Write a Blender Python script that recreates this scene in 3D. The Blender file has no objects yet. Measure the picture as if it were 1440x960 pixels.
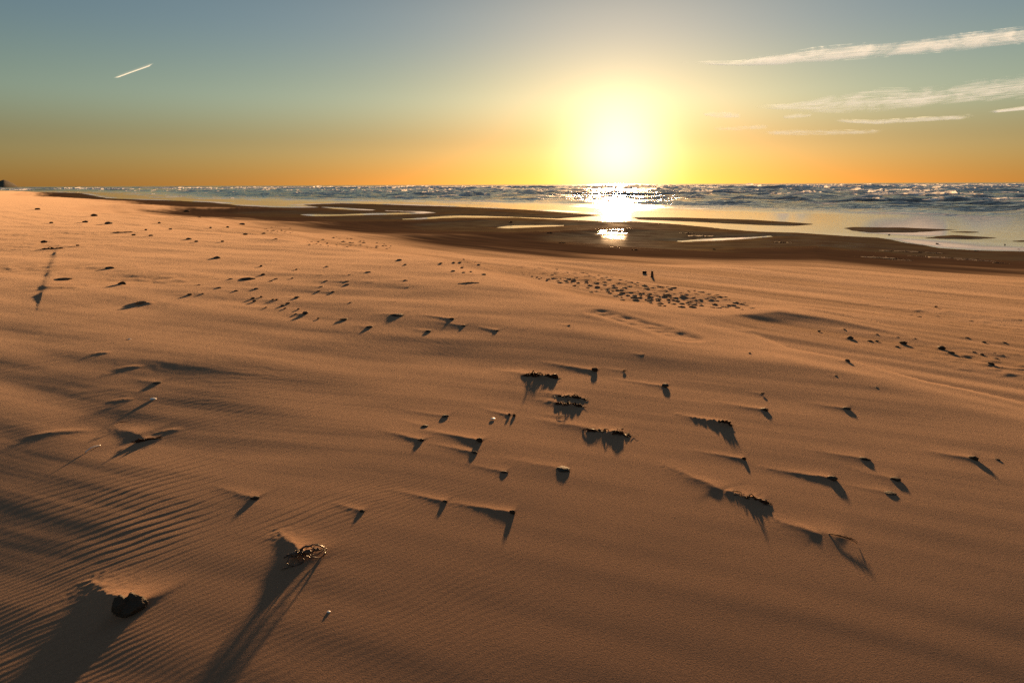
import bpy, bmesh, math, random
import numpy as np
from mathutils import Vector, Matrix, Euler
R = math.radians
C = bpy.context.scene.collection
S = bpy.context.scene
rng = random.Random(7)

# ------------------------------------------------------------------ camera
CAM_H = 1.25
SEA = -0.75
F = 960.0
PITCH, ROLL = 12.95, -0.25
SUN_AZ, SUN_EL = 8.56, 6.5
Rm = np.array((Matrix.Rotation(R(90 - PITCH), 3, 'X') @ Matrix.Rotation(R(ROLL), 3, 'Z')))
cd = bpy.data.cameras.new('camera'); cam = bpy.data.objects.new('camera', cd); C.objects.link(cam)
cam.matrix_world = Matrix.Translation((0, 0, CAM_H)) @ Matrix(Rm).to_4x4()
cd.sensor_width = 36; cd.lens = 24; cd.clip_start = 0.05; cd.clip_end = 300000
S.camera = cam

def ray(px, py):
    px = np.asarray(px, float); py = np.asarray(py, float)
    d = np.stack([(px - 720) / F, -(py - 480) / F, -np.ones_like(px)], -1) @ Rm.T
    return d
def hit(px, py, z=0.0):
    d = ray(px, py)
    dz = np.minimum(d[..., 2], -2e-4)
    t = (z - CAM_H) / dz
    return d[..., 0] * t, d[..., 1] * t
def sky_at(px, py, alt):
    d = ray(px, py)
    t = (alt - CAM_H) / np.maximum(d[..., 2], 1e-3)
    return d[..., 0] * t, d[..., 1] * t

# ------------------------------------------------------------------ noise
_r = np.random.RandomState(3)
PERM = np.concatenate([_r.permutation(256)] * 3)
GA = _r.rand(256) * 2 * math.pi
GX, GY = np.cos(GA), np.sin(GA)
def noise(x, y, seed=0):
    x = np.asarray(x, float) + seed * 17.31; y = np.asarray(y, float) + seed * 9.77
    xi = np.floor(x).astype(np.int64); yi = np.floor(y).astype(np.int64)
    fx = x - xi; fy = y - yi
    u = fx * fx * fx * (fx * (fx * 6 - 15) + 10); v = fy * fy * fy * (fy * (fy * 6 - 15) + 10)
    def g(ix, iy, dx, dy):
        h = PERM[PERM[ix & 255] + (iy & 255)]
        return GX[h] * dx + GY[h] * dy
    a = g(xi, yi, fx, fy); b = g(xi + 1, yi, fx - 1, fy)
    c = g(xi, yi + 1, fx, fy - 1); d = g(xi + 1, yi + 1, fx - 1, fy - 1)
    return (a + (b - a) * u + (c - a) * v + (a - b - c + d) * u * v) * 1.4
def fbm(x, y, seed=0, o=4):
    t = 0; a = 1.0
    for k in range(o):
        t = t + a * noise(x * 2 ** k, y * 2 ** k, seed + k); a *= 0.5
    return t / 1.8
def sstep(a, b, x):
    t = np.clip((x - a) / (b - a), 0, 1); return t * t * (3 - 2 * t)

# ------------------------------------------------------------------ polygons
def seg_dist(x, y, pts, closed=True):
    d2 = np.full(x.shape, 1e18)
    n = len(pts)
    for i in range(n if closed else n - 1):
        ax, ay = pts[i]; bx, by = pts[(i + 1) % n]
        ex, ey = bx - ax, by - ay
        L = ex * ex + ey * ey + 1e-12
        t = np.clip(((x - ax) * ex + (y - ay) * ey) / L, 0, 1)
        d2 = np.minimum(d2, (x - ax - t * ex) ** 2 + (y - ay - t * ey) ** 2)
    return np.sqrt(d2)
def inside(x, y, pts):
    r = np.zeros(x.shape, bool)
    n = len(pts)
    for i in range(n):
        ax, ay = pts[i]; bx, by = pts[(i + 1) % n]
        if ay == by: continue
        c = ((ay > y) != (by > y)) & (x < (bx - ax) * (y - ay) / (by - ay) + ax)
        r ^= c
    return r
def world_poly(pl, z):
    a = np.array(pl, float); X, Y = hit(a[:, 0], a[:, 1], z)
    return list(zip(X, Y))

NX, NY = 0.824, 0.566        # towards the sea
TX, TY = -0.566, 0.824       # along the shore
def uv(x, y): return x * TX + y * TY, x * NX + y * NY

# water outlines of the shallows at their true place on the flat
SEA_EDGE = [(-400, 268.5), (0, 269.5), (75, 270.5), (112, 271.6), (150, 279), (200, 281), (240, 282), (300, 285), (335, 289), (385, 292),
            (452, 291.8), (446, 291), (425, 288), (480, 286), (540, 287.5), (600, 289.5), (660, 291.5), (720, 294), (780, 298),
            (850, 303), (785, 307.5), (720, 305), (680, 303.6), (647, 303), (622, 304), (583, 307), (553, 308.6), (590, 308.6), (640, 306.2),
            (720, 306), (785, 309), (853, 311.5), (887, 311), (958, 316), (1018, 322), (1077, 326), (1120, 327), (1160, 330),
            (1200, 332.5), (1233, 334), (1263, 340), (1300, 345), (1323, 349), (1367, 352), (1438, 353.5), (1600, 357), (2200, 380), (4000, 430)]
SEA_POLY_PX = SEA_EDGE
BARS_PX = [
    [(885, 305.5), (960, 306), (1060, 309), (1110, 312), (1150, 315.3), (1120, 318.5), (1060, 317), (980, 312.3), (900, 309)],
    [(1185, 321), (1200, 319.2), (1267, 320), (1300, 321.5), (1335, 323.2), (1283, 327), (1225, 327), (1200, 324.5)],
    [(1303, 335), (1342, 331), (1400, 334.6), (1367, 336.2), (1330, 336)],
    [(1335, 326.2), (1360, 325.6), (1380, 326.4), (1360, 327)],
    [(1410, 339.6), (1440, 338), (1480, 339), (1440, 340.2)]]
POOLS_PX = [
    [(940, 339), (1000, 335.5), (1050, 333.5), (1082, 331.8), (1088, 333), (1040, 336.5), (1000, 339), (960, 340.5)],
    [(695, 320.3), (722, 317), (770, 316.4), (808, 317), (740, 320), (715, 321.5)],
    [(417, 301), (480, 301.5), (515, 300), (580, 299.2), (590, 298.5), (538, 296.6), (542, 296), (600, 297.5), (617, 299.3), (585, 301),
     (515, 302.6), (448, 304.2), (430, 303)],
    [(447, 291), (480, 292), (527, 295), (527, 296), (500, 295.6), (470, 294)]]
_se = world_poly(SEA_EDGE, SEA)
SEA_W = _se + [(60000, 40000), (0, 90000), (-60000, 80000)]
BARS_W = [world_poly(p, SEA) for p in BARS_PX]
POOLS_W = [world_poly(p, SEA) for p in POOLS_PX]

def water_sd(x, y):
    """metres from the nearest water edge, negative in the water"""
    cw, sw_ = math.cos(R(40)), math.sin(R(40)); pa = -x * sw_ + y * cw; pb = x * cw + y * sw_
    wob = .40 * noise(pa * .16, pb * .5, 45) + .22 * noise(pa * .6, pb * 1.3, 46)
    d = seg_dist(x, y, SEA_W); w = inside(x, y, SEA_W)
    s = np.where(w, -d, d)
    for b in BARS_W:
        db = seg_dist(x, y, b); ib = inside(x, y, b)
        s = np.where(ib, db, np.where(s < 0, np.maximum(s, -db), s))
    for p in POOLS_W:
        dp = seg_dist(x, y, p); ip = inside(x, y, p)
        s = np.where(ip, -dp, np.where(s > 0, np.minimum(s, dp), s))
    return s + wob * sstep(.1, 1.2, np.abs(s) + .5)

DRIFT_FAR = [(-1500, 300), (200, 318), (420, 334), (560, 352), (640, 366), (707, 380), (787, 398), (854, 415), (906, 421), (1007, 428), (1060, 422),
             (1133, 426), (1193, 437), (1234, 446), (1290, 465), (1322, 477)]
DRIFT_SLIP = [(1322, 477), (1290, 473), (1234, 464), (1180, 458), (1120, 453), (1085, 454), (1066, 460)]
DRIFT_NEAR = [(1066, 460), (1068, 468), (1085, 476), (1110, 487), (1190, 508), (1300, 535), (1440, 562), (1800, 650), (2600, 900), (2600, 3000)]
D_FAR = world_poly(DRIFT_FAR, -0.03); D_SLIP = world_poly(DRIFT_SLIP, -0.03); D_NEAR = world_poly(DRIFT_NEAR, -0.03)
DRIFT_W = D_FAR + D_SLIP[1:] + D_NEAR[1:] + [(0, -60), (-200, -60), (-300, 60)]

# a scar of harder sand on the left: its small step is part of the ground
SCARP = [(76, 358), (71, 372), (66, 392), (58, 412)]
SCARP_W = world_poly(SCARP, -0.0)
TRACK_W = world_poly([(846, 448), (880, 456), (920, 465), (965, 478)], 0.0)

# ------------------------------------------------------------------ ground height
def base_height(x, y):
    x = np.asarray(x, float); y = np.asarray(y, float)
    r = np.hypot(x, y)
    u, v = uv(x, y)
    q = x * math.sin(R(SUN_AZ)) + y * math.cos(R(SUN_AZ))
    # the ground climbs gently away from the viewer on the left, so that it turns its back to the low sun
    pp = x * math.cos(R(SUN_AZ)) - y * math.sin(R(SUN_AZ))
    ml = sstep(-.5, -3.2, pp); mr = sstep(.5, 1.6, pp)
    z = -0.28 * np.exp(-np.maximum(q, 0.2) / 1.6)
    z = z - .062 * ml * 1.0 * np.logaddexp(0, (5.6 - np.maximum(q, -1)) / 1.0) - .042 * mr * .5 * np.logaddexp(0, (2.3 - np.maximum(q, -1)) / .5)
    # plateau of dry sand, then the flatter beach towards the water
    z = z - 0.028 * np.clip(v - 4.8, 0, 11.5) * sstep(4.0, 8.0, v)
    z = z + 0.012 * fbm(x * 0.55, y * 0.55, 1, 3) * sstep(0.5, 3, r) + 0.03 * fbm(x * 0.13, y * 0.13, 4, 2) * sstep(3, 12, r)
    # drift
    near = r < 40
    D = np.zeros(x.shape); crn = np.zeros(x.shape)
    if near.any():
        xn, yn = x[near], y[near]
        wx = xn + 0.05 * noise(xn * 2, yn * 2, 8); wy = yn + 0.05 * noise(xn * 2, yn * 2, 9)
        ins = inside(wx, wy, DRIFT_W)
        ds = seg_dist(wx, wy, D_SLIP, False)
        df = seg_dist(wx, wy, D_FAR, False); dn = seg_dist(wx, wy, D_NEAR, False)
        Dn = np.minimum(np.minimum(sstep(0, 0.58, ds), sstep(0, 0.8, df) * 0.9 + 0.1 * sstep(0, .1, df)), sstep(0, 0.5, dn) * .75 + .25 * sstep(0, .12, dn))
        D[near] = np.where(ins, Dn, 0) * 1.0
        dc = seg_dist(wx, wy, D_FAR[5:11], False)
        CRn = np.where(ins, sstep(0, 1.2, dc) * sstep(4.2, 1.3, dc) * sstep(.3, 1.8, ds), 0); crn[near] = CRn
    z = z + 0.043 * D - 0.043 + .072 * crn
    # shallows
    s = np.full(x.shape, 60.0)
    far = (r > 8.5) & (y > -40)
    if far.any():
        s[far] = water_sd(x[far], y[far])
    sh = SEA + np.where(s > 0, 0.014 * np.minimum(s, 3.5) + .022 * np.minimum(s, .8) + 0.048 * np.clip(s - 3.5, 0, 7.5) + .12 * np.maximum(s - 11, 0), 0.02 * s)
    sh = np.maximum(sh, SEA - 1.5)
    k = 0.05
    h = np.clip(0.5 + 0.5 * (sh - z) / k, 0, 1)
    z = sh * (1 - h) + z * h - k * h * (1 - h)
    return z, s, D

def place(px, py, it=5):
    px = np.asarray(px, float); py = np.asarray(py, float)
    z = np.zeros(px.shape)
    for _ in range(it):
        X, Y = hit(px, py, z)
        z = base_height(X, Y)[0]
    return X, Y, z
def metres(x, y, z): return math.sqrt(x * x + y * y + (z - CAM_H) ** 2) / F     # metres seen per photo pixel

# ------------------------------------------------------------------ everything lying on the sand:  x, y, width, height (photo px), tail end
# kind, (x, y, w, h), tail end, label
IT = []
def it(kind, x, y, w, h, tail=None, label=None, group=None, hs=1.0): IT.append(dict(kind=kind, x=x, y=y, w=w, h=h, tail=tail, label=label, group=group, hs=hs))
it('boulder', 184, 860, 34, 27, (136, 826), 'black two-lobed lump of rock with a notched top, nearest the viewer at lower left')
it('roots', 428, 787, 52, 34, (392, 748), 'tangle of dark looping root stems sticking out of a small drift')
it('stone', 359, 701, 13, 9, (308, 685), 'dark pebble above the root tangle with a sharp slanting shadow')
it('stone', 509, 719, 8, 6, (466, 706), 'small dark pebble between the root tangle and the stones in the middle')
it('stone', 626, 706, 8, 7, (560, 690), 'little pebble at the end of a thin sand tail, left of the upright dark stone')
it('stone', 720, 722, 10, 11, (638, 707), 'upright dark stone at the end of a long thin sand tail, lowest in the middle')
it('stone', 709, 664, 11, 6, (656, 652), 'flat dark pebble just left of the rounded brown stone')
it('stone', 791, 660, 20, 10, (714, 645), 'rounded brown stone with a long drift behind it, largest of the middle stones')
it('stone', 674, 621, 10, 10, (600, 605), 'pointed dark pebble, upper of two close together left of the long weed clump')
it('stone', 667, 637, 9, 7, (608, 624), 'blunt dark pebble, lower of two close together left of the long weed clump')
it('stone', 592, 620, 10, 7, (545, 607), 'grey-brown pebble leftmost of the middle stones, casting a smudged shadow')
it('stone', 597, 599, 11, 4, (562, 589), 'thin flat pebble end lying under a short tail of sand')
it('stone', 627, 585, 12, 5, (560, 574), 'small pebble at the end of the topmost thin tail left of the white shell')
it('stone', 716, 584, 5, 5, (678, 574), 'left half of a close pair of tiny pebbles right of the white shell')
it('stone', 723, 585, 5, 5, None, 'right half of a close pair of tiny pebbles right of the white shell')
it('shell', 693, 589, 7, 5, None, 'small white shell lying between thin sand tails')
it('weed', 760, 530, 52, 12, (716, 518), 'dark seaweed clump with a big triangular shadow, farthest of the three in the middle')
it('weed', 803, 560, 46, 11, (758, 551), 'loose seaweed strands on the upper ledge of the middle seaweed heap')
it('weed', 800, 570, 42, 11, (750, 561), 'loose seaweed strands on the lower ledge of the middle seaweed heap')
it('weed', 856, 609, 64, 13, (795, 594), 'long ragged seaweed clump with a curled right end and toothed shadow')
it('twig', 789, 586, 14, 3, (758, 581), 'short dark twig below the middle seaweed heap')
it('stone', 836, 521, 10, 8, (770, 509), 'dark blunt pebble right of the farthest seaweed clump')
it('stone', 878, 521, 5, 3, (842, 515), 'tiny pebble right of the blunt pebble near the farthest seaweed clump')
it('stone', 935, 543, 10, 8, (866, 532), 'dark pebble at the tip of a thin tail pointing right of the seaweed clumps')
it('stone', 904, 500, 4, 3, (888, 497), 'single tiny pebble above the tip-ended sand tails')
it('weed', 1018, 597, 22, 13, (950, 582), 'knobbly dark seaweed knot on the right with a broad shadow')
it('stone', 1075, 577, 11, 7, (1008, 565), 'dark wedge pebble above and right of the knobbly seaweed knot')
it('stone', 1072, 553, 5, 3, (1052, 549), 'tiny pebble above the dark wedge pebble')
it('stone', 1191, 575, 11, 6, (1138, 566), 'dark flat pebble alone at right below the rippled drift edge')
it('stone', 1046, 646, 6, 6, (984, 634), 'small round pebble with a faint tail below the knobbly seaweed knot')
it('stone', 1215, 646, 14, 7, (1148, 634), 'dark sloping pebble, upper of the three to the right of the sharp cone')
it('stone', 1169, 674, 13, 10, (1082, 659), 'dark cone-shaped stone with a sharp shadow at lower right')
it('stone', 1259, 674, 14, 7, (1198, 659), 'dark sloping pebble, middle of the three to the right of the sharp cone')
it('stone', 1251, 693, 13, 5, (1186, 680), 'low sand-covered pebble, lowest of the three to the right of the sharp cone')
it('stone', 1369, 646, 11, 8, (1306, 635), 'dark pebble farthest right in the foreground with a shadow like a tick')
it('stone', 1402, 646, 7, 3, (1380, 643), 'tiny flat pebble just right of the farthest right dark pebble')
it('weed', 1056, 702, 44, 13, (960, 675), 'seaweed clump with reddish stalks at the end of a broad bright drift')
it('twig', 1036, 693, 16, 4, (985, 684), 'thin dark stick lying behind the seaweed clump with reddish stalks')
it('twig', 1182, 757, 38, 9, (1106, 736), 'crooked dark twig at the end of a drift, lowest at right')
it('weed', 210, 618, 32, 9, (168, 603), 'reddish seaweed lump on a mound with a wide dark shadow at left')
it('stick', 234, 606, 36, 5, None, 'pale bent stick half covered by sand, beside the reddish seaweed lump')
it('stick', 84, 609, 72, 6, None, 'long bent stick mostly buried in sand near the left edge')
it('straw', 130, 632, 5, 13, None, 'thin pale straw lying end-on at the left')
it('shell', 462, 860, 5, 5, None, 'tiny white shell fragment alone near the bottom, right of the root shadow')
it('twig', 172, 595, 14, 3, None, 'short dark twig above the reddish seaweed lump')
it('stick', 142, 497, 24, 5, None, 'short pale stick, topmost of the ones at left')
it('stick', 179, 517, 34, 5, None, 'pale curved stick under the topmost short stick at left')
it('stone', 221, 538, 12, 5, (188, 532), 'dark pebble among the pale sticks at left')
it('stick', 170, 562, 30, 5, None, 'pale curved stick left of the little white shell')
it('shell', 215, 561, 8, 5, None, 'little white shell at the end of a curved stick')
it('shell', 182, 477, 4, 2, None, 'tiny pale shell above all the sticks at left')
it('stone', 558, 444, 22, 7, (528, 441), 'broad dark stone left of centre, largest in the middle distance')
it('stone', 520, 460, 12, 5, (500, 457), 'dark pebble in front of the broad dark stone, beside a flat drift')
it('stone', 635, 450, 8, 6, (598, 444), 'dark pebble, upper of a pair right of the broad dark stone')
it('stone', 652, 459, 8, 5, (616, 453), 'dark pebble, lower of a pair right of the broad dark stone')
it('stone', 602, 466, 8, 5, (570, 460), 'dark pebble nearest the viewer right of the broad dark stone')
it('stone', 698, 466, 7, 5, (672, 460), 'dark pebble left of the short low drift in the middle')
it('stone', 737, 464, 22, 2, (712, 460), 'flat sand-covered pebble in a short low drift in the middle')
it('stone', 800, 458, 5, 3, (780, 455), 'tiny pebble left of the start of the sunken track')
it('log', 659, 399, 30, 6, None, 'flat dark piece of driftwood lying on the bright drift')
it('stump', 917, 389, 4, 9, None, 'small upright stump standing behind the field of sand lumps')
it('stone', 906, 384, 7, 4, None, 'pebble just left of the small upright stump')
it('stone', 348, 393, 20, 5, (318, 390), 'long flat dark stone on the left, widest of the pebble band')
it('stone', 429, 441, 9, 6, (408, 441), 'taller dark pebble at the near end of the pebble band')
it('stone', 483, 449, 12, 4, (458, 446), 'flat dark pebble right of the near end of the pebble band')
it('stone', 88, 393, 20, 4, (70, 391), 'flat dark stone beside the small sand step at far left')
it('stone', 172, 400, 10, 5, (142, 404), 'dark round stone with a shadow trailing left, by the brown hollow')
it('mound', 198, 427, 30, 8, None, 'low lump of sand and weed below the brown hollow')
it('stone', 155, 378, 12, 4, (140, 377), 'flat dark pebble left of and above the brown hollow')
it('weed', 74, 350, 22, 3, None, 'thin dark line of weed below the eroded patch at far left')
it('weed', 173, 327, 22, 3, None, 'thin dark line of weed far off at left')
it('stone', 1191, 509, 8, 6, (1178, 507), 'dark pebble on the lit edge of the hollow at right')
it('stone', 1393, 514, 9, 6, (1374, 511), 'dark pebble alone in the hollow near the right edge, nearest there')
it('stone', 1195, 476, 8, 5, (1184, 474), 'dark pebble in the hollow just below the shaded slope')
it('stone', 1270, 483, 10, 5, (1258, 481), 'largest dark pebble in the middle of the hollow at right')
it('stone', 1323, 490, 9, 5, (1306, 487), 'dark pebble right of the tip of the shaded slope')
it('stone', 1338, 497, 8, 4, (1324, 494), 'dark pebble below the tip of the shaded slope')
BAND = [(367,373,5),(370,385,8),(388,391,7),(381,394.5,7),(411,390,4),(417,378,4),(324,392,8),(280,400,6),(308,404,8),(332,408,7),(360,405,8),
        (267,413,8),(285,412,4),(356,418,7),(367,416,5),(358,422,7),(384,420,5),(389,420,5),(417,417,8),(405,425,8),(397,428,8),(401,432,6),(374,431,4),(420,433,5),(416,440,5),
        (448,446,6),(448,408,6),(452,402,7),(468,409,7),(459,394,7),(452,386,5),(460,374,6),(491,386,8),(488,395,9),(488,399,9),(492,425,5),(305,362,12)]
for x, y, w in [(a_, b_, c_ * .85) for a_, b_, c_ in BAND]: it('stone', x, y + 1.5, w, max(2.2, w * .42), (x - 3.6 * w, y + .2), 'small dark pebble in the scattered band left of centre', 'pebbles in the band left of centre')
CEN = [(620,369,5),(638,368,5),(647,368,5),(652,364,4),(650,375,5),(637,380,6),(652,382,5),(662,381,4),(680,385,7),(673,371,5),(570,371,4),(525,396,6),(570,394,9),
       (573,403,6),(518,382,8),(490,387,6),(555,423,5),(493,424,5),(562,365,8)]
for x, y, w in CEN: it('stone', x, y + 1.5, w, max(2.0, w * .40), (x - 3.4 * w, y + .2), 'small dark pebble near the driftwood piece on the bright drift', 'pebbles near the driftwood piece')
FARL = [(109,345,5),(62,340,8),(212,331,6),(188,330,5),(152,314,9),(120,312,7),(132,303,8),(341,315,7),(296,320,4),(345,329,6),(276,339,5),(313,339,4),(265,336,8),
        (280,305,6),(320,319,4),(240,322,5),(205,323,4),(224,313,4),(72,313,4),(53,294,6),(388,336,6),(371,328,5),(262,297,6)]
for x, y, w in FARL: it('stone', x, y + 1, w, max(2.2, w * .4), None, 'tiny dark speck of stone far off on the left beach', 'stones far off on the left beach')
RGT = [(1152,464,5),(1187,462,4),(1223,478,6),(1233,478,5),(1233,469,4),(1262,473,5),(1286,475,5),(1261,486,5),(1370,494,5),(1380,497,6),(1398,496,6),(1405,496,5),
       (1409,498,6),(1400,503,6),(1432,498,6),(1411,481,7),(1384,480,6),(1359,474,6),(1175,527,4),(1054,495,4),(1316,430,4),(1232,543,5)]
for x, y, w in RGT: it('stone', x, y + 1.5, w, max(2.0, w * .40), (x - 3.2 * w, y), 'small dark pebble in the hollow at right', 'pebbles in and around the hollow at right')
WET = [(790,340,11),(893,350,10),(773,327,7),(718,312,5),(1318,343,4),(1372,352,4),(1388,345,3),(1412,345,4),(1432,350,3),(1004,349,5),(1250,330,3)]
for x, y, w in WET: it('weedbit', x, y + 1, w, 3, None, 'dark scrap of weed on the wet sand near the pools', 'weed scraps on the wet sand')
WR = [(1262,353,46),(1300,355,40),(1225,361,60),(1258,364,40),(1340,362,50),(1372,365,40),(1290,359,24),(1410,369,20),(985,332,36),(1102,341,26),(965,328,20)]
for x, y, w in WR: it('wrack', x, y, w, 3, None, 'dark ragged line of washed-up weed on the wet sand at right', 'weed lines on the wet sand')

px = np.array([i['x'] for i in IT], float); py = np.array([i['y'] for i in IT], float)
PX, PY, PZ = place(px, py)
_e = .12
SLOPE = np.degrees(np.arctan((base_height(PX + _e * math.sin(R(SUN_AZ)), PY + _e * math.cos(R(SUN_AZ)))[0] - base_height(PX - _e * math.sin(R(SUN_AZ)), PY - _e * math.cos(R(SUN_AZ)))[0]) / (2 * _e)))
TAILS = []
for k, i in enumerate(IT):
    i['P'] = (PX[k], PY[k]); i['m'] = metres(PX[k], PY[k], PZ[k])
    th_ = math.atan2(CAM_H - PZ[k], math.hypot(PX[k], PY[k]))
    dp_ = {'weed': .22, 'roots': .42, 'boulder': .12, 'twig': .2}.get(i['kind'], .72)
    ht_ = max(.45 * i['h'], (i['h'] - dp_ * i['w'] * math.sin(th_)) / math.cos(th_))
    i['W'] = i['w'] * i['m']; i['H'] = ht_ * i['m'] * .92 * (1 if i['kind'] == 'boulder' else float(np.clip((SUN_EL - SLOPE[k]) / 5.6, .75 if i['kind'] == 'roots' else .5, 1)))
    if i['tail']:
        a, b, c = place(np.array([i['tail'][0]]), np.array([i['tail'][1]]))
        TAILS.append((PX[k], PY[k], a[0], b[0], i['W'], i['H'], i['kind']))

for (ax, ay, bx, by, w_, h_) in [(1012, 690, 946, 658, 26, 8), (1150, 752, 1090, 730, 20, 6), (196, 612, 160, 600, 24, 7), (742, 527, 700, 519, 26, 6), (828, 603, 760, 590, 26, 6), (1225, 365, 1180, 362, 30, 3)][:5]:
    p_ = place(np.array([float(ax), float(bx)]), np.array([float(ay), float(by)])); m_ = metres(p_[0][0], p_[1][0], p_[2][0])
    TAILS.append((p_[0][0], p_[1][0], p_[0][1], p_[1][1], w_ * m_, h_ * m_, 'drift'))
def drift_features(x, y):
    z = np.zeros(x.shape)
    for (sx, sy, tx, ty, W, H, kind) in TAILS:
        L = math.hypot(tx - sx, ty - sy); ex, ey = (tx - sx) / L, (ty - sy) / L
        rad = L * 1.5 + 3 * W
        m = (np.abs(x - sx) < rad) & (np.abs(y - sy) < rad)
        if not m.any(): continue
        dx, dy = x[m] - sx, y[m] - sy
        a = dx * ex + dy * ey; b = -dx * ey + dy * ex
        a = a / (1.0 + 0.12 * noise(dx * 40, dy * 40, 3)) 
        broad = kind in ('weed', 'roots')
        ll = L * (1.35 if not broad else 1.15)
        w0 = (0.36 if not broad else 0.30) * W * (1 if not broad else .55) + 0.004
        t = np.clip(a / ll, 0, 1)
        wid = w0 * (1 - 0.55 * t) + 0.006
        hv = .75 + .5 * ((sx * 37.1 + sy * 91.7) % 1.0)
        hh = (0.29 * hv if not broad else 0.50 if kind == 'weed' else .34) * H * (1 - t) ** 1.4
        if broad:                                             # the sand banked along a clump of weed
            hh = hh * (sstep(-0.55 * W, -0.1 * W, a) if kind == 'weed' else sstep(-.1 * W, .2 * W, a))
        else:
            hh = hh * (sstep(-1.3 * W, .9 * W, a) if kind == 'drift' else sstep(-0.30 * W, 0.15 * W, a))
        if kind == 'weed': hh = hh * (.62 + .75 * noise(a / W * 4.1, a * 0 + W * 50, 6))
        bb = b + 0.25 * w0 * noise(a / (W + .02) * 1.3, a * 0, 5)
        prof = np.exp(-(np.abs(bb) / wid) ** 1.35)
        # skirt of loose sand + scour in front
        sk = 0.16 * H * np.exp(-(b / (2.6 * wid)) ** 2) * (1 - t) * sstep(-.5 * W, .3 * W, a)
        sc = -(0.04 if kind == 'stone' else .0) * H * np.exp(-((a + 0.55 * W) / (0.45 * W)) ** 2 - (b / (0.8 * W)) ** 2)
        z[m] = np.maximum(z[m], hh * prof + sk) + sc
    return z

BURIED = [i for i in IT if i['kind'] in ('stick', 'mound')]
def ripple_mask(x, y): return None
_a = hit(np.array([150., 270.]), np.array([745., 715.]), -0.08)
_cx, _cy = _a[0][1] - _a[0][0], _a[1][1] - _a[1][0]; _l = math.hypot(_cx, _cy); CX, CY = _cx / _l, _cy / _l       # crest direction
WX, WY = -CY, CX
RIPC = [place(np.array([float(a)]), np.array([float(b)])) for a, b in ((205, 740), (200, 680), (90, 700), (430, 720), (60, 900), (120, 560), (90, 505), (350, 560))]
RIPA = [1.0, 0.75, 0.4, 0.45, 0.45, 0.42, 0.5, 0.3]
RIPS = [(0.26, 0.30), (0.30, 0.30), (0.3, 0.3), (0.25, 0.14), (0.25, 0.25), (0.9, 0.7), (0.8, 0.9), (1.0, 0.8)]

FIELD_PX = [(690, 372), (790, 376), (850, 386), (920, 398), (1000, 410), (1062, 426), (1058, 437), (1000, 436), (940, 433), (880, 425), (820, 410), (760, 395), (715, 385)]
FIELD_W = world_poly(FIELD_PX, -.12)
PATCH_W = world_poly([(425, 336), (470, 331), (530, 336), (560, 345), (540, 352), (480, 351), (430, 347)], -.05)
ROUGH_W = world_poly([(1120, 424), (1240, 420), (1600, 450), (1600, 490), (1420, 484), (1330, 474), (1240, 446)], -.15)
ROUGH2_W = world_poly([(1180, 480), (1300, 484), (1600, 520), (1700, 610), (1440, 558), (1300, 530), (1210, 505)], -.1)
def lumpy(x, y):
    o = np.zeros(x.shape); m = (np.hypot(x, y) < 30) & (y > 3)
    for P, g_ in ((FIELD_W, 1), (PATCH_W, 1), (ROUGH_W, .38), (ROUGH2_W, .35)):
        o[m] = np.maximum(o[m], g_ * np.where(inside(x[m], y[m], P), sstep(0, .5, seg_dist(x[m], y[m], P)), 0))
    return o
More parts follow.
